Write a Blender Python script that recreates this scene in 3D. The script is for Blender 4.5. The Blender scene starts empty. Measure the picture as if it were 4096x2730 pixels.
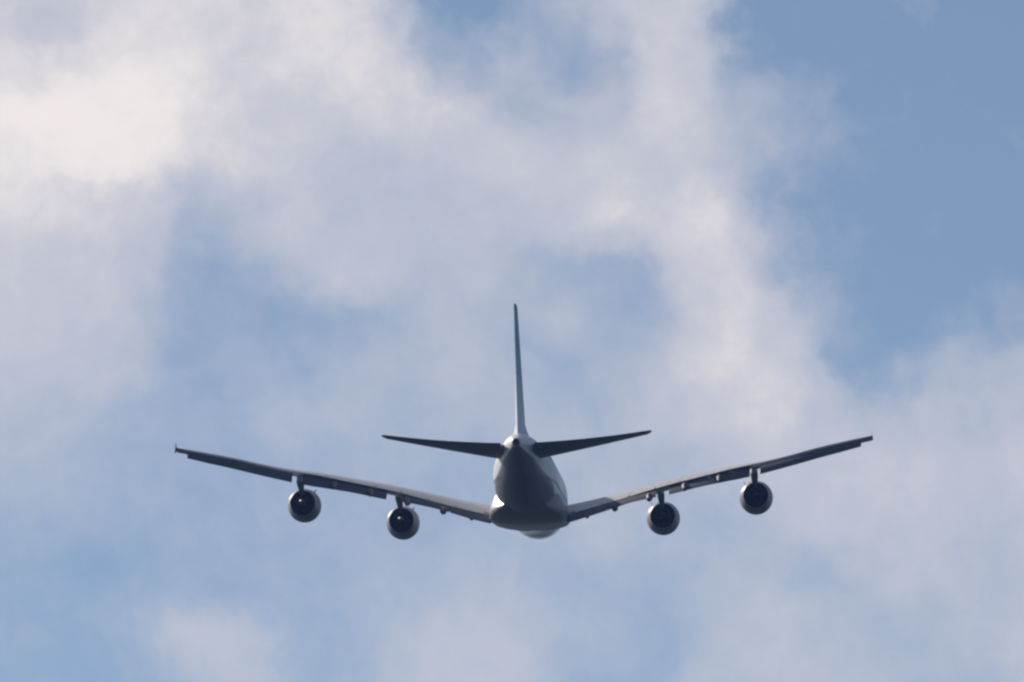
import bpy, bmesh, math
from mathutils import Vector, Matrix

R = math.radians
HAZE = 3.6e-5                    # density of the air, per metre
scene = bpy.context.scene
COL = scene.collection

# ------------------------------------------------------------------ camera
ELEV = 9.0                      # the lens looks up by this much
CAM = Vector((0.0, 0.0, 1.7))
F = Vector((0.0, math.cos(R(ELEV)), math.sin(R(ELEV))))      # line of sight
RT = Vector((1.0, 0.0, 0.0))
UP = RT.cross(F)
FOCAL_PX = 49000.0               # long telephoto, in pixels of the 4096 px wide photograph
cd = bpy.data.cameras.new("camera")
cam = bpy.data.objects.new("camera", cd)
COL.objects.link(cam)
cd.sensor_width = 36.0
cd.lens = 36.0 * FOCAL_PX / 4096.0
cd.clip_start, cd.clip_end = 1.0, 200000.0
cam.matrix_world = Matrix.Translation(CAM) @ Matrix((RT, UP, -F)).transposed().to_4x4()
scene.camera = cam

# ------------------------------------------------------------------ light and exposure
SUN_EL, SUN_AZ = 25.5, -35.0     # azimuth from the line of sight, negative = to its left
scene.view_settings.view_transform = 'Standard'
scene.view_settings.look = 'None'
scene.view_settings.exposure = 0.06
scene.view_settings.gamma = 1.0
scene.cycles.filter_width = 2.5
sun_dir = Vector((math.sin(R(SUN_AZ)) * math.cos(R(SUN_EL)),
                  math.cos(R(SUN_AZ)) * math.cos(R(SUN_EL)), math.sin(R(SUN_EL))))
sl = bpy.data.lights.new("sun", 'SUN')
sl.energy, sl.angle, sl.color = 5.0, R(0.53), (1.0, 0.90, 0.77)
so = bpy.data.objects.new("sun", sl)
COL.objects.link(so)
so.rotation_euler = sun_dir.to_track_quat('Z', 'Y').to_euler()
so.location = sun_dir * 3000

# ------------------------------------------------------------------ sky: clear-sky model under a broken sheet of soft cloud
# cloud cover over the part of the sky the lens looks at: rows from high to low, columns from left to right
COVER = [
 [0.95, 0.82, 0.95, 1.0, 1.0, 0.95, 1.05, 1.0, 0.35, 0.05, 0.22, 0.37, 0.72, 0.9, 0.3, 0, 0, 0.05, 0.05, 0.05, 0.05],
 [1.05, 1.0, 1.05, 1.05, 1.0, 0.95, 1.0, 1.0, 0.75, 0.3, 0.54, 0.32, 0.44, 0.85, 0.6, 0.1, 0.07, 0.09, 0.05, 0.05, 0.05],
 [1.25, 1.28, 1.25, 1.2, 1.0, 0.9, 0.85, 0.9, 0.95, 0.85, 0.5, 0.65, 0.6, 0.9, 0.62, 0.4, 0.25, 0.05, 0.05, 0.05, 0.05],
 [1.1, 1.15, 1.25, 1.15, 1.0, 0.95, 0.8, 0.65, 0.75, 0.8, 0.85, 0.85, 0.85, 0.8, 0.75, 0.45, 0.17, 0.05, 0.05, 0.05, 0.05],
 [1.03, 0.98, 0.93, 0.8, 0.55, 0.65, 0.8, 0.7, 0.7, 0.7, 0.7, 0.77, 0.97, 0.9, 0.95, 0.42, 0.1, 0.05, 0.05, 0.05, 0.05],
 [0.87, 0.87, 0.82, 0.69, 0.31, 0.36, 0.61, 0.74, 0.65, 0.65, 0.55, 0.39, 0.39, 0.8, 0.95, 0.6, 0.22, 0.13, 0.09, 0.05, 0.05],
 [0.79, 0.79, 0.79, 0.59, 0.36, 0.31, 0.26, 0.34, 0.5, 0.6, 0.55, 0.57, 0.42, 0.65, 0.95, 0.85, 0.42, 0.18, 0.12, 0.2, 0.25],
 [0.72, 0.72, 0.67, 0.49, 0.31, 0.41, 0.36, 0.49, 0.5, 0.65, 0.55, 0.4, 0.5, 0.75, 0.95, 0.9, 0.6, 0.22, 0.4, 0.55, 0.6],
 [0.6, 0.55, 0.4, 0.39, 0.39, 0.44, 0.54, 0.49, 0.4, 0.5, 0.5, 0.45, 0.5, 0.65, 0.85, 0.9, 0.75, 0.65, 0.65, 0.65, 0.65],
 [0.4, 0.4, 0.35, 0.3, 0.3, 0.3, 0.35, 0.4, 0.45, 0.4, 0.45, 0.5, 0.5, 0.5, 0.65, 0.75, 0.75, 0.8, 0.8, 0.75, 0.8],
 [0.3, 0.3, 0.3, 0.3, 0.3, 0.3, 0.35, 0.35, 0.35, 0.35, 0.4, 0.45, 0.57, 0.52, 0.45, 0.6, 0.7, 0.7, 0.7, 0.65, 0.75],
 [0.25, 0.25, 0.15, 0.24, 0.29, 0.3, 0.3, 0.4, 0.45, 0.5, 0.5, 0.4, 0.42, 0.37, 0.5, 0.55, 0.45, 0.6, 0.65, 0.6, 0.65],
 [0.25, 0.25, 0.25, 0.41, 0.7, 0.6, 0.35, 0.4, 0.55, 0.65, 0.65, 0.45, 0.42, 0.37, 0.5, 0.6, 0.6, 0.55, 0.5, 0.6, 0.65],
 [0.2, 0.2, 0.2, 0.28, 0.6, 0.65, 0.35, 0.35, 0.5, 0.65, 0.65, 0.4, 0.3, 0.4, 0.6, 0.6, 0.6, 0.6, 0.5, 0.5, 0.6],
]
NR, NC = len(COVER), len(COVER[0])


class NT:
    """small node-tree writer"""
    def __init__(self, tree):
        self.t = tree
        self.n = tree.nodes
        self.n.clear()

    def put(self, sock, v):
        if isinstance(v, bpy.types.NodeSocket):
            self.t.links.new(v, sock)
        else:
            sock.default_value = v

    def math(self, op, a, b=None, c=None, clamp=False):
        m = self.n.new('ShaderNodeMath')
        m.operation, m.use_clamp = op, clamp
        for i, v in enumerate((a, b, c)):
            if v is not None:
                self.put(m.inputs[i], v)
        return m.outputs[0]

    def vec(self, op, a, b=None, scale=None):
        m = self.n.new('ShaderNodeVectorMath')
        m.operation = op
        self.put(m.inputs[0], a)
        if b is not None:
            self.put(m.inputs[1], b)
        if scale is not None:
            self.put(m.inputs['Scale'], scale)
        return m.outputs['Value'] if op in ('DOT_PRODUCT', 'LENGTH') else m.outputs['Vector']

    def range(self, v, a, b, c, d, smooth=False):
        m = self.n.new('ShaderNodeMapRange')
        m.interpolation_type = 'SMOOTHSTEP' if smooth else 'LINEAR'
        for i, x in enumerate((v, a, b, c, d)):
            self.put(m.inputs[i], x)
        return m.outputs[0]

    def noise(self, v, scale, detail=4.0, rough=0.5, dist=0.0):
        m = self.n.new('ShaderNodeTexNoise')
        self.put(m.inputs['Vector'], v)
        m.inputs['Scale'].default_value = scale
        m.inputs['Detail'].default_value = detail
        m.inputs['Roughness'].default_value = rough
        m.inputs['Distortion'].default_value = dist
        return m.outputs[0], m.outputs[1]

    def mix(self, f, a, b, blend='MIX'):
        m = self.n.new('ShaderNodeMix')
        m.data_type, m.blend_type = 'RGBA', blend
        self.put(m.inputs[0], f)
        self.put(m.inputs[6], a)
        self.put(m.inputs[7], b)
        return m.outputs[2]


world = bpy.data.worlds.new("World")
scene.world = world
world.use_nodes = True
w = NT(world.node_tree)
tc = w.n.new('ShaderNodeTexCoord')
D = tc.outputs['Generated']                       # direction into the sky
sky = w.n.new('ShaderNodeTexSky')
sky.sky_type, sky.sun_disc = 'NISHITA', False
sky.sun_elevation, sky.sun_rotation = R(SUN_EL), R(SUN_AZ)
sky.altitude, sky.air_density, sky.dust_density, sky.ozone_density = 50, 0.55, 0.3, 3.0
SKY_STRENGTH = 0.07
# bearings on the sky round the direction the broken cloud lies in (fractions of the covered field)
fd = w.math('MAXIMUM', w.vec('DOT_PRODUCT', D, tuple(F)), 0.02)
a_ = w.math('DIVIDE', w.vec('DOT_PRODUCT', D, tuple(RT)), fd)
b_ = w.math('DIVIDE', w.vec('DOT_PRODUCT', D, tuple(UP)), fd)
su = w.math('MULTIPLY_ADD', a_, FOCAL_PX / 4096, 0.5)
sv = w.math('MULTIPLY_ADD', b_, -FOCAL_PX / 2730, 0.5)
# wisps: push the cover about with turbulence so that no edge is straight
_, turb = w.noise(D, 62.0, 5.0, 0.58)
_, turb2 = w.noise(D, 260.0, 4.0, 0.55)
sx = w.n.new('ShaderNodeSeparateXYZ'); w.put(sx.inputs[0], turb)
sx2 = w.n.new('ShaderNodeSeparateXYZ'); w.put(sx2.inputs[0], turb2)
su = w.math('ADD', su, w.math('MULTIPLY', w.math('SUBTRACT', sx.outputs[0], 0.5), 0.11))
sv = w.math('ADD', sv, w.math('MULTIPLY', w.math('SUBTRACT', sx.outputs[1], 0.5), 0.15))
su = w.math('ADD', su, w.math('MULTIPLY', w.math('SUBTRACT', sx2.outputs[0], 0.5), 0.06))
sv = w.math('ADD', sv, w.math('MULTIPLY', w.math('SUBTRACT', sx2.outputs[1], 0.5), 0.08))
near = w.math('MULTIPLY', w.range(w.math('ABSOLUTE', w.math('SUBTRACT', su, 0.5)), 0.6, 1.4, 1.0, 0.0, True),
              w.range(w.math('ABSOLUTE', w.math('SUBTRACT', sv, 0.5)), 0.6, 1.4, 1.0, 0.0, True))
svc = w.math('MULTIPLY', w.math('MINIMUM', w.math('MAXIMUM', sv, 0.0), 1.0), float(NR - 1))
suc = w.math('MINIMUM', w.math('MAXIMUM', su, 0.0), 1.0)
cover = 0.0
for i, row in enumerate(COVER):
    fc = w.n.new('ShaderNodeFloatCurve')
    cv = fc.mapping.curves[0]
    fc.mapping.use_clip = False
    pts = cv.points
    while len(pts) < NC:
        pts.new(0.5, 0.5)
    for j, val in enumerate(row):
        pts[j].location = (j / (NC - 1), val / 1.4)
        pts[j].handle_type = 'AUTO'
    fc.mapping.update()
    w.put(fc.inputs['Value'], suc)
    wt = w.range(w.math('ABSOLUTE', w.math('SUBTRACT', svc, float(i))), 0.0, 1.0, 1.4, 0.0, True)
    cover = w.math('MULTIPLY_ADD', fc.outputs[0], wt, cover)
far_n, _ = w.noise(D, 5.0, 6.0, 0.55, 0.4)
far_cover = w.range(far_n, 0.48, 0.70, 0.05, 0.7, True)
lump, _ = w.noise(D, 120.0, 6.0, 0.6, 0.3)
cover = w.math('ADD', w.math('MULTIPLY', cover, near), w.math('MULTIPLY', far_cover, w.math('SUBTRACT', 1.0, near)))
cover = w.math('ADD', cover, w.math('MULTIPLY', w.math('SUBTRACT', lump, 0.5), 0.48))
fine, _ = w.noise(D, 420.0, 5.0, 0.6, 0.6)
cover = w.math('ADD', cover, w.math('MULTIPLY', w.math('SUBTRACT', fine, 0.5), 0.20))
veil, _ = w.noise(w.vec('MULTIPLY', D, (150.0, 60.0, 95.0)), 1.0, 6.0, 0.62, 0.8)
cover = w.math('ADD', cover, w.math('MULTIPLY', w.range(veil, 0.48, 0.75, 0.0, 1.0, True), w.range(cover, 0.0, 0.7, 0.16, 0.0)))
cover = w.math('MAXIMUM', cover, 0.10)
thin = w.math('ADD', w.math('MULTIPLY', w.math('MINIMUM', cover, 1.0), 0.70), w.range(cover, 0.05, 0.95, 0.0, 0.30, True))
thick = w.range(cover, 0.82, 1.30, 0.0, 1.0, True)
k = 1.0 / SKY_STRENGTH
cloud = w.mix(thick, (0.595 * k, 0.59 * k, 0.65 * k, 1), (0.86 * k, 0.80 * k, 0.775 * k, 1))
skyc = w.mix(thin, w.mix(1.0, sky.outputs[0], (0.96, 1.0, 0.94, 1), 'MULTIPLY'), cloud)
bg = w.n.new('ShaderNodeBackground')
w.put(bg.inputs[0], skyc)
bg.inputs[1].default_value = SKY_STRENGTH
wo = w.n.new('ShaderNodeOutputWorld')
w.put(wo.inputs[0], bg.outputs[0])


# ------------------------------------------------------------------ materials
def paint(name, rgb, rough=0.32, metal=0.0, var=0.10, spec=0.5, coat=0.0, fn=None, polished=None):
    m = bpy.data.materials.new(name)
    m.use_nodes = True
    t = NT(m.node_tree)
    o = t.n.new('ShaderNodeOutputMaterial')
    p = t.n.new('ShaderNodeBsdfPrincipled')
    t.put(o.inputs[0], p.outputs[0])
    tx = t.n.new('ShaderNodeTexCoord')
    P = tx.outputs['Object']
    # weathering: soft streaks running along the body
    s = t.vec('MULTIPLY', P, (1.3, 0.28, 1.3))
    n1, _ = t.noise(s, 1.4, 6.0, 0.6, 0.3)
    n2, _ = t.noise(P, 9.0, 3.0, 0.6)
    base = fn(t, P) if fn else (*rgb, 1)
    dirt = t.math('ADD', t.range(n1, 0.3, 0.75, 1.0 - var, 1.0 + var), t.range(n2, 0.3, 0.7, -var * .15, var * .15))
    cc = t.n.new('ShaderNodeCombineColor')
    for q in range(3):
        t.put(cc.inputs[q], dirt)
    t.put(p.inputs['Base Color'], t.mix(1.0, base, cc.outputs[0], 'MULTIPLY'))
    t.put(p.inputs['Roughness'], t.range(n1, 0.2, 0.8, rough * 0.8, rough * 1.25))
    p.inputs['Metallic'].default_value = metal
    p.inputs['Specular IOR Level'].default_value = spec
    p.inputs['Coat Weight'].default_value = coat
    if polished:
        t.put(p.inputs['Coat Weight'], polished(t, P))
    p.inputs['Coat Roughness'].default_value = 0.12
    return m


def body_scheme(t, P):
    s = t.n.new('ShaderNodeSeparateXYZ'); t.put(s.inputs[0], P)
    y, z = s.outputs[1], s.outputs[2]
    line = t.range(y, -37.0, -10.0, 2.2, -1.8)          # hull is darker grey below this line, which rises to the tail
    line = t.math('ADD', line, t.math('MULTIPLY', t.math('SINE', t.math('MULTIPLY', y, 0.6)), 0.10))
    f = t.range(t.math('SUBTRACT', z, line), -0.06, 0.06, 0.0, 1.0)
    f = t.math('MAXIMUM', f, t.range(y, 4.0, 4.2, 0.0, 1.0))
    return t.mix(f, (0.19, 0.205, 0.235, 1), t.mix(t.range(t.math('ADD', z, t.math('MULTIPLY', y, 0.0)), -2.6, -2.4, 0.0, 1.0), (0.80, 0.68, 0.58, 1), (0.78, 0.78, 0.775, 1)))  # tan under the nose: warm light on the belly put into the colour


def polished_nose(t, P):                             # fresh gloss coat on the belly of the front half of the hull
    s = t.n.new('ShaderNodeSeparateXYZ'); t.put(s.inputs[0], P)
    return t.math('MULTIPLY', t.range(s.outputs[1], 3.0, 6.0, 0.0, 0.4), t.range(s.outputs[2], -3.2, -2.6, 1.0, 0.0))


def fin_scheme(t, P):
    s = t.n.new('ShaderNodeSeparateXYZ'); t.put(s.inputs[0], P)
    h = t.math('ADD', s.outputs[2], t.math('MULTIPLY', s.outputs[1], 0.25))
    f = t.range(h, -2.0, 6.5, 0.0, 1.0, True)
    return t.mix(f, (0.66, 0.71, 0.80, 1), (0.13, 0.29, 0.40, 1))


MATS = dict(
    body=paint("body_paint_with_nose_light", None, 0.34, spec=0.10, fn=body_scheme, polished=polished_nose),
    white=paint("white_paint", (0.76, 0.75, 0.735), 0.28, coat=0.3),
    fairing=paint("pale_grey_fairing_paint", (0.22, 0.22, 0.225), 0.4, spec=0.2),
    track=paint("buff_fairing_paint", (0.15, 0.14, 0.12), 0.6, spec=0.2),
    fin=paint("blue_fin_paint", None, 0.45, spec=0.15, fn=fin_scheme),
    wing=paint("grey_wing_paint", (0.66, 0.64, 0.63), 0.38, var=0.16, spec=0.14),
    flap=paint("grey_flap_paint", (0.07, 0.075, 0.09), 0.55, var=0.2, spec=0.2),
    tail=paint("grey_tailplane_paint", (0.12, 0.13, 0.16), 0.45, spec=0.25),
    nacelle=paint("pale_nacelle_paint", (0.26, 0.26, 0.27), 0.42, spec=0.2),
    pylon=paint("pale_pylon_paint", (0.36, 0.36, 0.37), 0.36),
    duct=paint("sooty_duct_metal", (0.010, 0.010, 0.012), 0.8, metal=0.0, spec=0.05, var=0.3),
    core=paint("heat_stained_metal", (0.009, 0.009, 0.010), 0.8, spec=0.0, var=0.3),
    cone=paint("bronze_metal", (0.19, 0.125, 0.05), 0.55, metal=0.2, var=0.25),
    dark_cone=paint("dark_cone_metal", (0.015, 0.015, 0.015), 0.6, spec=0.15),  # near-black cone for the right-hand engines; the left pair is bronze
    dark=paint("dark_metal", (0.06, 0.06, 0.065), 0.45, metal=0.4),
)


# ------------------------------------------------------------------ mesh helpers
def mesh_obj(name, bm, mat, parent=None, smooth=38):
    bmesh.ops.remove_doubles(bm, verts=bm.verts, dist=1e-5)
    bmesh.ops.recalc_face_normals(bm, faces=bm.faces)
    me = bpy.data.meshes.new(name)
    bm.to_mesh(me); bm.free()
    me.materials.append(MATS[mat] if isinstance(mat, str) else mat)
    for p in me.polygons:
        p.use_smooth = True
    me.set_sharp_from_angle(angle=R(smooth))
    o = bpy.data.objects.new(name, me)
    COL.objects.link(o)
    if parent is not None:
        o.parent = parent
    return o


def loft(bm, secs, closed=True, caps=True):
    rings = [[bm.verts.new(p) for p in s] for s in secs]
    n = len(rings[0])
    for r0, r1 in zip(rings, rings[1:]):
        for i in range(n if closed else n - 1):
            j = (i + 1) % n
            bm.faces.new((r0[i], r0[j], r1[j], r1[i]))
    if caps:
        bm.faces.new(rings[0])
        bm.faces.new(rings[-1])
    return bm


def interp(tab, x):
    if x <= tab[0][0]:
        return tab[0][1]
    for (x0, y0), (x1, y1) in zip(tab, tab[1:]):
        if x <= x1:
            return y0 + (y1 - y0) * (x - x0) / (x1 - x0)
    return tab[-1][1]


def smooth_interp(tab, x):
    """monotone cubic through the table"""
    n = len(tab)
    if x <= tab[0][0]: return tab[0][1]
    if x >= tab[-1][0]: return tab[-1][1]
    d = [(tab[i + 1][1] - tab[i][1]) / (tab[i + 1][0] - tab[i][0]) for i in range(n - 1)]
    m = [d[0]] + [0 if d[i - 1] * d[i] <= 0 else 2 * d[i - 1] * d[i] / (d[i - 1] + d[i]) for i in range(1, n - 1)] + [d[-1]]
    for i in range(n - 1):
        if x <= tab[i + 1][0]:
            h = tab[i + 1][0] - tab[i][0]
            t = (x - tab[i][0]) / h
            return ((2 * t ** 3 - 3 * t * t + 1) * tab[i][1] + (t ** 3 - 2 * t * t + t) * h * m[i]
                    + (-2 * t ** 3 + 3 * t * t) * tab[i + 1][1] + (t ** 3 - t * t) * h * m[i + 1])


def thickness(x):
    return 5 * (0.2969 * math.sqrt(max(x, 0)) - 0.1260 * x - 0.3516 * x * x + 0.2843 * x ** 3 - 0.1036 * x ** 4)


# ------------------------------------------------------------------ ground (flat farmland under the climb-out, below the frame)
def ground_colour(t, P):
    n1, _ = t.noise(P, 0.004, 5.0, 0.6, 0.5)
    n2, _ = t.noise(P, 0.08, 4.0, 0.6)
    c = t.mix(t.range(n1, 0.4, 0.6, 0, 1), (0.011, 0.018, 0.012, 1), (0.020, 0.021, 0.017, 1))
    return t.mix(t.math('MULTIPLY', n2, 0.5), c, (0.009, 0.014, 0.010, 1))


bm = bmesh.new()
N = 96
rings = []
for rr in (30.0, 300.0, 1500.0, 6000.0, 20000.0, 60000.0):
    rings.append([bm.verts.new((rr * math.cos(2 * math.pi * i / N), rr * math.sin(2 * math.pi * i / N), 0)) for i in range(N)])
bm.faces.new(rings[0])
for r0, r1 in zip(rings, rings[1:]):
    for i in range(N):
        j = (i + 1) % N
        bm.faces.new((r0[i], r0[j], r1[j], r1[i]))
MATS['ground'] = paint("field_ground", None, 0.9, var=0.15, spec=0.2, fn=ground_colour)
ground = mesh_obj("ground", bm, 'ground')
ground['kind'] = 'structure'

# ------------------------------------------------------------------ the airliner
# local axes: x to the right wing, y forward, z up; y = 35 - distance from the nose; z = 0 at the middle of the hull
PX_M = 35.0
DIST = FOCAL_PX / PX_M
YAW, SEEN_BELOW, ROLL = 2.25, 4.0, 0.85
ST = math.sin(R(SEEN_BELOW))
U0, V0 = 2117.0, 1946.0
L = F + RT * ((U0 - 2048) / FOCAL_PX) - UP * ((V0 - 1365) / FOCAL_PX)
pos = CAM + L * DIST
L.normalize()
ur = RT - L * RT.dot(L); ur.normalize()
uu = ur.cross(L)
fwd = L * (math.cos(R(YAW)) * math.cos(R(SEEN_BELOW))) + ur * math.sin(R(YAW)) - uu * ST
fwd.normalize()
right = ur - fwd * ur.dot(fwd); right.normalize()
up = right.cross(fwd)
rr_ = right * math.cos(R(ROLL)) + up * math.sin(R(ROLL))
up = rr_.cross(fwd)
plane = bpy.data.objects.new("airliner", None)
COL.objects.link(plane)
plane.matrix_world = Matrix.Translation(pos) @ Matrix((rr_, fwd, up)).transposed().to_4x4()
plane['label'] = "four-engined double-deck white jet airliner climbing away, seen from behind with flaps lowered"
plane['category'] = "airliner"


# ---- fuselage
# distance from nose: (half width, top, bottom)
FUS = [(0.0, 0.10, -1.55, -1.75), (0.4, 0.75, -0.85, -2.35), (1.2, 1.40, -0.10, -2.85), (2.5, 2.05, 0.95, -3.30), (4.0, 2.60, 2.10, -3.85),
       (6.0, 3.05, 3.05, -4.15), (8.5, 3.38, 3.75, -4.30), (11.5, 3.54, 4.12, -4.32), (15.0, 3.57, 4.21, -4.20), (22, 3.57, 4.21, -4.20),
       (30, 3.57, 4.21, -4.20), (38, 3.57, 4.21, -4.20), (44.0, 3.57, 4.21, -4.20), (47.0, 3.56, 4.21, -4.15), (50.0, 3.46, 4.20, -3.92), (53.0, 3.22, 4.19, -3.46),
       (56.0, 2.88, 4.17, -2.78), (59.0, 2.50, 4.13, -1.98), (62.0, 2.08, 4.02, -1.08), (64.5, 1.71, 3.86, -0.28), (66.5, 1.40, 3.66, 0.36),
       (68.5, 1.05, 3.38, 1.02), (70.0, 0.72, 3.10, 1.52), (70.9, 0.50, 2.88, 1.84)]
hwt = [(a, b) for a, b, c, d in FUS]; topt = [(a, c) for a, b, c, d in FUS]; bott = [(a, d) for a, b, c, d in FUS]


def hull_ring(s, grow=0.0, n=64):
    hw, zt, zb = smooth_interp(hwt, s) + grow, smooth_interp(topt, s) + grow, smooth_interp(bott, s) - grow
    zc, hh = (zt + zb) / 2, (zt - zb) / 2
    out = []
    for i in range(n):
        a = 2 * math.pi * i / n
        ca, sa = math.cos(a), math.sin(a)
        e = 2 / 2.12
        out.append(Vector((hw * math.copysign(abs(ca) ** e, ca), 35 - s, zc + hh * math.copysign(abs(sa) ** e, sa))))
    return out


bm = bmesh.new()
ss = [0, .1, .25, .4, .7, 1.2, 1.8, 2.5, 3.2, 4, 5, 6, 7.2, 8.5, 10, 11.5, 13, 15, 19, 24, 30, 36, 41, 44, 45.5, 47]
ss += [47 + 0.75 * i for i in range(1, 32)] + [70.6, 70.9]
loft(bm, [hull_ring(s) for s in ss])
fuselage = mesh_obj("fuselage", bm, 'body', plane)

# exhaust of the auxiliary power unit at the tail end: a short pipe with a dark bore
bm = bmesh.new()


def circle(cx, y, cz, r, n=24, sq=1.0):
    return [Vector((cx + r * math.cos(2 * math.pi * i / n), y, cz + r * sq * math.sin(2 * math.pi * i / n))) for i in range(n)]


loft(bm, [circle(0, 35 - 70.7, 2.37, 0.40), circle(0, 35 - 71.5, 2.40, 0.36), circle(0, 35 - 71.5, 2.40, 0.29), circle(0, 35 - 70.95, 2.38, 0.29)])
mesh_obj("exhaust_pipe", bm, 'dark', fuselage)

# row after row of cabin windows: thin dark panes on both decks, one sheet
bm = bmesh.new()
for side in (-1, 1):
    for deck, s0, s1 in ((-0.55, 9, 58), (2.05, 9, 52)):
        s = s0
        while s < s1:
            def at(sp, zz):
                hw, zt, zb = smooth_interp(hwt, sp), smooth_interp(topt, sp), smooth_interp(bott, sp)
                zc, hh = (zt + zb) / 2, (zt - zb) / 2
                q = max(0.0, 1 - abs((zz - zc) / hh) ** 2.12) ** (1 / 2.12)
                return Vector((side * (hw * q + 0.012), 35 - sp, zz))
            p = [at(s, deck - .17), at(s + .24, deck - .17), at(s + .24, deck + .17), at(s, deck + .17)]
            bm.faces.new([bm.verts.new(v) for v in p])
            s += 0.635
wp = mesh_obj("cabin_window", bm, 'dark', fuselage)
wp['kind'] = 'stuff'

# ---- belly fairing round the wing roots
# distance from nose: (half width at its widest, z of the widest point, bottom, top)
FAIR = [(17.0, 1.6, -3.5, -4.05, -3.0), (18.5, 2.8, -3.4, -4.10, -2.6), (21.0, 3.7, -3.4, -4.18, -1.9), (24.0, 4.15, -3.5, -4.30, -1.4), (28.0, 4.38, -3.65, -4.45, -1.0),
        (33.0, 4.44, -3.8, -4.62, -0.9), (38.0, 4.44, -3.92, -4.74, -0.9), (41.0, 4.40, -3.95, -4.76, -1.0), (43.5, 4.22, -3.85, -4.66, -1.2), (46.0, 3.84, -3.65, -4.44, -1.6),
        (48.0, 3.25, -3.45, -4.18, -2.2), (49.5, 2.5, -3.2, -3.9, -2.6)]


def fair_ring(s):
    hw, zw, zb, zt = (smooth_interp([(f[0], f[q]) for f in FAIR], s) for q in (1, 2, 3, 4))
    d = zw - zb
    prof = [(0.0, zb), (0.30, zb + 0.02 * d), (0.55, zb + 0.10 * d), (0.76, zb + 0.25 * d), (0.90, zb + 0.47 * d), (0.97, zb + 0.72 * d), (1.0, zw)]
    g = zt - zw
    prof += [(0.985, zw + 0.2 * g), (0.945, zw + 0.42 * g), (0.89, zw + 0.65 * g), (0.83, zw + 0.86 * g), (0.72, zt), (0.45, zt + 0.1), (0.0, zt + 0.1)]
    half = [(hw * u_, z_) for u_, z_ in prof]
    y = 35 - s
    return [Vector((x, y, z)) for x, z in half] + [Vector((-x, y, z)) for x, z in half[-2:0:-1]]


bm = bmesh.new()
loft(bm, [fair_ring(17 + 32.5 * i / 48) for i in range(49)])
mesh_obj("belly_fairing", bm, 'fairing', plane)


# ---- lifting surfaces
def le(x): return 18.4 + 0.70 * x                                   # leading edge, distance from nose
def te(x): return interp([(0, 36.6), (14.5, 39.8), (39.9, 50.3)], x)


# outline of the wing measured from behind: height along the line of sight of upper and lower edge
TOP = [(0, -2.9), (4.6, -2.14), (7.5, -1.57), (10.5, -0.86), (16, 0.43), (20, 1.23), (24, 2.0), (27, 2.44), (30, 3.06), (33, 3.80), (36.8, 4.58), (39.8, 5.16)]
BOT = [(0, -4.9), (4.3, -4.10), (7, -3.40), (10, -2.43), (13.6, -1.60), (16, -1.20), (20, -0.29), (25, 0.60), (26.9, 1.02), (30.6, 1.94), (35, 3.06), (38.4, 3.74)]
INC = [(0, 6.2), (10, 5.9), (20, 4.8), (26, 3.0), (30, 1.2), (36, -0.8), (39.9, -2.2)]
TCR = [(0, 0.135), (8, 0.118), (16, 0.104), (30, 0.098), (39.9, 0.108)]


class Station:
    def __init__(self, x):
        self.x = x
        self.s0, self.c = le(x), te(x) - le(x)
        self.inc = smooth_interp(INC, x)
        self.t = interp(TCR, x)
        self.z0 = 0.0
        self.cos, self.sin = math.cos(R(self.inc)), math.sin(R(self.inc))
        h = max(self.seen(self.up(q / 40)) for q in range(33))
        self.z0 = smooth_interp(TOP, x) - h

    def seen(self, p): return p[2] - p[1] * ST

    def pt(self, q, zz):                          # q along the chord, zz above it
        y = 35 - self.s0 - self.c * q * self.cos + zz * self.sin * 0
        return (self.x, y, self.z0 - self.c * q * self.sin + zz)

    def camber(self, q): return 0.06 * self.c * self.t * math.sin(math.pi * min(q, 1) ** 1.3)

    def up(self, q, off=0.0): return self.pt(q, self.camber(q) + self.c * self.t * thickness(q) * 1.05 + off)

    def lo(self, q, off=0.0): return self.pt(q, self.camber(q) - self.c * self.t * thickness(q) * 0.95 + off)


QS = [0.0, 0.006, 0.02, 0.05, 0.10, 0.18, 0.28, 0.40, 0.52, 0.62, 0.70]


def wing_ring(st, q_end):
    qs = [q for q in QS if q < q_end - 0.01] + [q_end]
    while len(qs) < len(QS) + 1:
        qs.insert(-1, (qs[-1] + qs[-2]) / 2)
    upper = [st.up(q) for q in qs]
    lower = [st.lo(q) for q in reversed(qs[1:])]
    return upper + lower


def flipx(ring, side): return [Vector((p[0] * side, p[1], p[2])) for p in ring]


FLAPS = [(4.35, 8.9), (9.0, 14.6), (16.1, 25.4)]
AIL = [(26.6, 30.49), (30.495, 34.49), (34.495, 38.15)]
SPOIL = [(5.2, 8.3), (8.45, 11.4), (11.55, 14.4), (14.55, 17.3), (17.45, 20.2), (20.35, 22.8), (22.95, 25.6)]
TRACKS = [(6.6, 0.55), (9.8, 0.95), (13.8, 1.0), (17.9, 0.9), (21.9, 0.85), (25.7, 0.75)]
FLAP_Q = 0.76


def surface_target(x, tip_h):
    """trailing edge of a lowered flap: seen at height tip_h"""
    st = Station(x)
    hinge = st.pt(FLAP_Q, st.camber(FLAP_Q))
    cf = st.c * 0.285
    # swing the chord down until the trailing edge shows at tip_h
    best = None
    for d in range(0, 460, 2):
        a = R(d / 10)
        p = (x, hinge[1] - cf * math.cos(a), hinge[2] - cf * math.sin(a))
        e = abs(p[2] - p[1] * ST - tip_h)
        if best is None or e < best[0]:
            best = (e, a)
    return st, hinge, cf, best[1]


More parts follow.
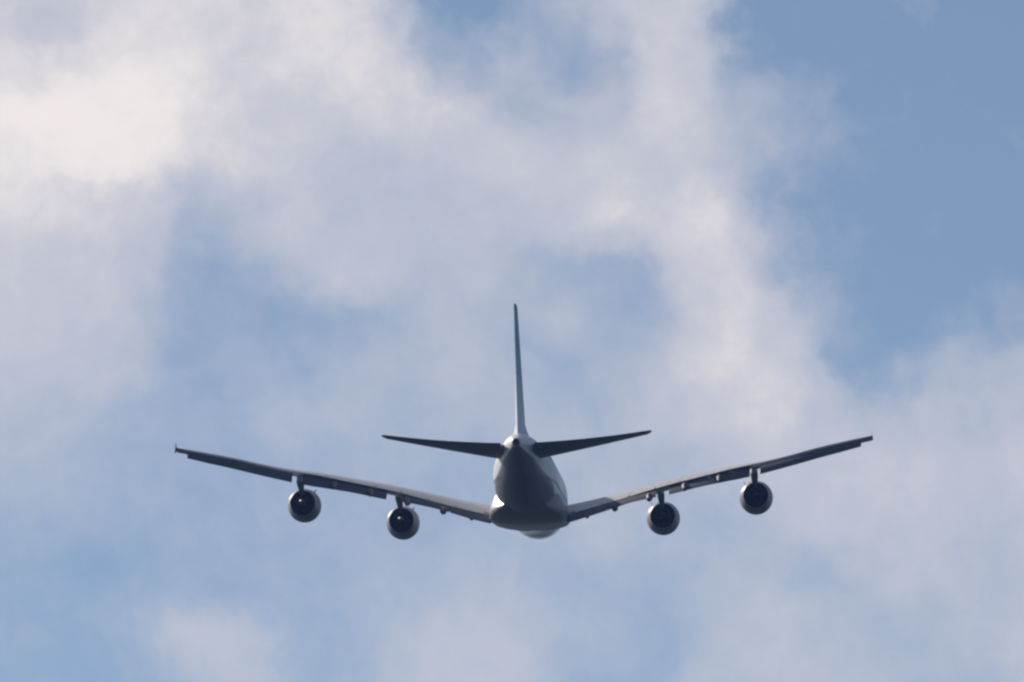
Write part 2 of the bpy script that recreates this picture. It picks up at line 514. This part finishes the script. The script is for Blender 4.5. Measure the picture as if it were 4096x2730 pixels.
def control_ring(x, tip_h, lead=0.0, thick=0.13):
    st, hinge, cf, a = surface_target(x, tip_h)
    hz = hinge[2] - 0.02 * cf - lead
    hy = hinge[1]
    ca, sa = math.cos(a), math.sin(a)
    up_, lo_ = [], []
    for q in (0, .012, .05, .12, .22, .35, .5, .7, .88, 1.0):
        tk = max(thickness(q) * thick * 1.0 * cf, 0.012)
        cm = 0.035 * cf * math.sin(math.pi * q)
        for lst, zz in ((up_, cm + tk), (lo_, cm - tk * 0.7)):
            lst.append((x, hy - cf * q * ca - zz * sa, hz - cf * q * sa + zz * ca))
    return up_ + lo_[::-1][:-1]


def build_wing(side):
    xs = [2.2, 3.2, 4.3, 5.5, 7, 8.5, 10, 12, 14, 14.5, 15, 16, 18, 20, 22, 24, 25.4, 26.6, 28.5, 30.5, 32.5, 34.5, 36.5, 38.15]
    bm = bmesh.new()
    secs = [wing_ring(Station(x), FLAP_Q + 0.03) for x in xs]
    for x, cut in ((38.2, 1.0), (38.7, 1.0), (39.2, 1.0), (39.45, 1.0)):
        secs.append(wing_ring(Station(x), cut))
    loft(bm, [flipx(s, side) for s in secs])
    wing = mesh_obj("wing", bm, 'wing', plane, 30)
    # flaps and ailerons
    for a, b in FLAPS:
        bm = bmesh.new()
        n = 7
        loft(bm, [flipx(control_ring(a + (b - a) * i / n, smooth_interp(BOT, a + (b - a) * i / n)), side) for i in range(n + 1)])
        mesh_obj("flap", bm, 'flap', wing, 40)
    for a, b in AIL:
        bm = bmesh.new()
        loft(bm, [flipx(control_ring(a + (b - a) * i / 3, smooth_interp(BOT, a + (b - a) * i / 3)), side) for i in range(4)])
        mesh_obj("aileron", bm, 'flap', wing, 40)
    # spoilers: thin plates lying on the rear of the upper skin
    for a, b in SPOIL:
        bm = bmesh.new()
        secs = []
        for i in range(4):
            st = Station(a + (b - a) * i / 3)
            qs = [0.63, 0.69, 0.75, 0.81, 0.865]
            u_ = [st.up(q, 0.03) for q in qs]
            l_ = [st.up(q, 0.004) for q in reversed(qs)]
            l_[0] = st.up(qs[-1], 0.008)
            secs.append(flipx(u_ + l_, side))
        loft(bm, secs)
        mesh_obj("spoiler", bm, 'wing', wing, 30)
    # flap-track fairings: slim pods under the trailing edge, drooping with the flaps
    for x, size in TRACKS:
        st = Station(x)
        fb = smooth_interp(BOT, x)
        y0 = 35 - (st.s0 + st.c * 0.52)
        z0 = st.lo(0.52)[2]
        y1 = 35 - (st.s0 + st.c * 0.80)
        z1 = st.lo(0.74)[2] - 0.28 * size
        y2 = 35 - (st.s0 + st.c * 1.0) - 0.75
        z2 = fb + y2 * ST + (0.22 if x > 15 else -0.06)
        bm = bmesh.new()
        secs = []
        for i in range(15):
            t = i / 14
            y = (1 - t) ** 2 * y0 + 2 * t * (1 - t) * y1 + t * t * y2
            z = (1 - t) ** 2 * z0 + 2 * t * (1 - t) * z1 + t * t * z2
            r = 0.54 * size * (math.sin(math.pi * min(1, 0.04 + t * 0.80)) ** 0.6)
            if i == 14: r *= 0.35
            secs.append([Vector((side * x + r * 0.72 * math.cos(2 * math.pi * j / 16), y, z + r * math.sin(2 * math.pi * j / 16))) for j in range(16)])
        loft(bm, secs)
        mesh_obj("flap_track_fairing", bm, 'track', wing, 45)
    # wingtip fence: swept arrowhead plate above and below the tip
    st = Station(39.45)
    tz = st.z0
    yl, yt = 35 - st.s0 - 0.5, 35 - st.s0 - st.c
    zt_ = tz - 0.5 * st.c * st.sin
    prof = [(yl, zt_), (yt + 0.6, zt_ + 0.52), (yt - 0.2, zt_ + 0.68), (yt + 0.25, zt_ + 0.08), (yt - 0.05, zt_ - 0.55), (yt + 0.7, zt_ - 0.48)]
    bm = bmesh.new()
    secs = []
    for dx in (-0.012, 0.012):
        secs.append([Vector((side * (39.47 + dx - (z - zt_) * 0.12), y, z)) for y, z in prof])
    loft(bm, secs)
    mesh_obj("wingtip_fence", bm, 'flap', wing, 20)
    return wing


wings = {s: build_wing(s) for s in (-1, 1)}


# ---- tailplane and fin
def foil(p_le, chord, t, span_axis, drop=0.0, q_end=1.0, q_start=0.0):
    """closed symmetrical section; span_axis 'x' = thickness along z, 'z' = thickness along x"""
    qs = [q_start + (q_end - q_start) * f for f in (0, .008, .03, .08, .15, .25, .4, .55, .7, .85, 1.0)]
    a, b = [], []
    for q in qs:
        k_ = max(thickness(q) * t * chord, 0.012)
        y = p_le[1] - chord * q
        z = p_le[2] - drop * q
        if span_axis == 'x':
            a.append(Vector((p_le[0], y, z + k_))); b.append(Vector((p_le[0], y, z - k_)))
        else:
            a.append(Vector((p_le[0] + k_, y, z))); b.append(Vector((p_le[0] - k_, y, z)))
    return a + b[::-1][:-1] if q_start == 0 else a + b[::-1]


def htp(f):                                        # f = 0 at the middle of the hull, 1 at the tip
    x = 15.05 * f
    c = 11.0 + (3.4 - 11.0) * f
    s0 = 57.0 + (67.6 - 57.0) * f
    z = 1.40 + 0.130 * x + 0.0006 * x * x
    drop = -0.10 * c * (1 - f) + 0.0
    if f > 0.97: c *= 0.80; s0 += 0.55
    if f >= 1.0: c *= 0.55; s0 += 0.9
    return (x, 35 - s0, z), c, drop


for side in (-1, 1):
    bm = bmesh.new()
    fs = [0.03, 0.1, 0.25, 0.45, 0.65, 0.85, 0.93, 0.965, 0.985, 1.0]
    loft(bm, [flipx(foil(htp(f)[0], htp(f)[1], 0.105, 'x', htp(f)[2], 0.70), side) for f in fs])
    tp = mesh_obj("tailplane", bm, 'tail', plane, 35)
    for a, b in ((0.125, 0.50), (0.505, 0.94)):
        bm = bmesh.new()
        secs = []
        for i in range(5):
            f = a + (b - a) * i / 4
            p, c, dr = htp(f)
            secs.append(flipx(foil(p, c, 0.105, 'x', dr, 1.0, 0.705), side))
        loft(bm, secs)
        mesh_obj("elevator", bm, 'tail', tp, 35)
    bm = bmesh.new()                                # fixed tip behind the elevator
    loft(bm, [flipx(foil(htp(f)[0], htp(f)[1], 0.105, 'x', htp(f)[2], 1.0, 0.70), side) for f in (0.945, 0.965, 0.985, 1.0)])
    mesh_obj("tailplane_tip", bm, 'tail', tp, 35)


def fin_sec(f, q0=0.0, q1=1.0, fat=1.0):
    z = 3.6 + (17.95 - 3.6) * f
    s0 = 52.8 + (66.2 - 52.8) * f
    c = 13.6 + (5.2 - 13.6) * f
    s0 -= 3.0 * max(0, 0.10 - f) / 0.10
    c += 3.0 * max(0, 0.10 - f) / 0.10
    t = 0.082 + 0.05 * max(0, 0.12 - f) / 0.12
    if f > 0.985: c *= 0.88; s0 += 0.5
    return foil((0, 35 - s0, z), c, t * fat, 'z', 0.0, q1, q0)


bm = bmesh.new()
loft(bm, [fin_sec(f, 0.0, 0.70) for f in (0, .02, .04, .07, .12, .2, .35, .5, .65, .8, .92, .98, .99, 1.0)])
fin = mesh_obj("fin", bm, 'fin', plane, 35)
for a, b in ((-0.02, 0.48), (0.484, 0.965)):
    bm = bmesh.new()
    loft(bm, [fin_sec(a + (b - a) * i / 5, 0.705, 1.0) for i in range(6)])
    mesh_obj("rudder", bm, 'fin', fin, 35)
bm = bmesh.new()
loft(bm, [fin_sec(f, 0.70, 1.0) for f in (0.968, 0.985, 0.99, 1.0)])
mesh_obj("fin_tip", bm, 'fin', fin, 35)


# ---- engines
def lathe(bm, prof, n=56, caps=False):
    """prof: (y, radius) pairs turned round the engine's own y axis"""
    secs = [[Vector((r * math.cos(2 * math.pi * i / n), y, r * math.sin(2 * math.pi * i / n))) for i in range(n)] for y, r in prof]
    return loft(bm, secs, True, caps)


def build_engine(x, s_max, z, toe):
    side = 1 if x > 0 else -1
    st = Station(abs(x))
    M = Matrix.Translation((x, 35 - s_max, z)) @ Matrix.Rotation(R(toe), 4, 'Z') @ Matrix.Rotation(R(-1.2), 4, 'X')
    # cowl: outer skin from the lip to the nozzle, back along the inside of the duct to the fan face
    bm = bmesh.new()
    lathe(bm, [(-3.75, 1.43), (-3.2, 1.55), (-2.4, 1.69), (-1.5, 1.82), (-0.6, 1.90), (0.1, 1.925), (0.7, 1.89), (1.2, 1.81), (1.55, 1.70), (1.72, 1.60), (1.76, 1.53),
               (1.70, 1.46), (1.45, 1.41), (0.9, 1.42), (0.4, 1.45)])
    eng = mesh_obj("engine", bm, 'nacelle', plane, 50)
    eng.matrix_local = M

    def sub(name, bm, mat, ang=40):
        return mesh_obj(name, bm, mat, eng, ang)
    bm = bmesh.new()
    lathe(bm, [(-3.75, 1.425), (-3.78, 1.41), (-3.73, 1.385), (-3.2, 1.42), (-2.2, 1.47), (-1.0, 1.48), (-0.9, 1.45), (-0.9, 0.3)], caps=False)
    sub("fan_duct", bm, 'duct')
    bm = bmesh.new()
    lathe(bm, [(-1.0, 0.95), (-2.0, 1.08), (-3.0, 1.06), (-3.9, 0.93), (-4.7, 0.76), (-5.05, 0.69), (-5.07, 0.665), (-5.0, 0.65), (-4.5, 0.66), (-4.0, 0.62), (-4.0, 0.2)])
    sub("core_nozzle", bm, 'core')
    bm = bmesh.new()
    lathe(bm, [(-3.6, 0.40), (-4.3, 0.44), (-4.9, 0.39), (-5.35, 0.29), (-5.6 - 0.4 * (side < 0), 0.15), (-5.75 - 0.5 * (side < 0), 0.03)], 32, True)
    sub("exhaust_cone", bm, 'cone' if side < 0 else 'dark_cone')
    bm = bmesh.new()                                # fan face and spinner, seen only from the front
    lathe(bm, [(0.4, 1.455), (0.42, 0.45), (0.7, 0.38), (1.0, 0.22), (1.2, 0.03)])
    sub("fan", bm, 'dark')
    # pylon: from the top of the cowl up and back to the wing's lower skin
    Mi = M.inverted()
    bm = bmesh.new()
    secs = []
    wy = lambda q: 35 - st.s0 - st.c * q * st.cos
    top_pts = [(wy(-0.02) + 2.6, None), (wy(-0.02) + 1.2, None), (wy(0.05), 0.05), (wy(0.16), 0.16), (wy(0.30), 0.30), (wy(0.44), 0.44)]
    for i, (yy, q) in enumerate(top_pts):
        ly = (Mi @ Vector((x, yy, z))).y
        if q is None:
            zt_ = z + 1.95 + (0.15 if i == 0 else 0.55)
        else:
            zt_ = st.pt(q, 0)[2] - 0.02
        low_tab = [(-9, 2.2), (-7.0, 1.75), (-5.4, 1.15), (-4.2, 0.92), (-3.2, 0.9), (-1, 1.2), (3, 1.5)]
        zb_ = z + interp(low_tab, ly)
        if i == 5:
            zb_ = st.lo(0.44)[2] - 0.06
        zb_ = min(zb_, zt_ - 0.1)
        hw = (0.16, 0.30, 0.40, 0.42, 0.36, 0.18)[i]
        ring = []
        for u_, v_ in ((-1, 0.0), (-0.9, 0.5), (-1, 1.0), (1, 1.0), (0.9, 0.5), (1, 0.0), (0.6, -0.05), (-0.6, -0.05)):
            ring.append(Mi @ Vector((x + u_ * hw, yy, zb_ + (zt_ - zb_) * v_)))
        secs.append(ring)
    loft(bm, secs)
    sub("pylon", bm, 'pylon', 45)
    # strake: small fin on the inboard shoulder of the cowl
    bm = bmesh.new()
    a = R(52) if side < 0 else R(128)
    er = Vector((math.cos(a), 0, math.sin(a)))
    et = Vector((-math.sin(a), 0, math.cos(a))) * 0.03
    pr = [(0.6, 1.86), (-0.5, 2.22), (-0.9, 2.24), (-1.05, 1.80)]
    loft(bm, [[Vector((0, y, 0)) + er * r + et * k_ for y, r in pr] for k_ in (-1, 1)])
    sub("strake", bm, 'nacelle', 30)
    return eng


for s_ in (-1, 1):
    out = 0.0 if s_ > 0 else 0.25
    build_engine((14.9 + out) * s_, 21.5, -3.04, 0.35 * s_)
    build_engine((25.8 + out) * s_, 29.5, -1.40, 0.35 * s_)

# ------------------------------------------------------------------ thin summer haze in the air between the lens and the airliner
bm = bmesh.new()
bmesh.ops.create_cube(bm, size=1.0)
top = pos.z + 60.0
for v in bm.verts:
    v.co = Vector((v.co.x * 124000.0, v.co.y * 124000.0, -1.0 if v.co.z < 0 else top))
hm = bpy.data.materials.new("haze_air")
hm.use_nodes = True
ht = NT(hm.node_tree)
ho = ht.n.new('ShaderNodeOutputMaterial')
hv = ht.n.new('ShaderNodeVolumePrincipled')
hv.inputs['Color'].default_value = (0.22, 0.42, 1.0, 1)
hv.inputs['Density'].default_value = HAZE
hv.inputs['Anisotropy'].default_value = 0.2
ht.put(ho.inputs['Volume'], hv.outputs[0])
haze = mesh_obj("haze", bm, hm)
haze['kind'] = 'stuff'
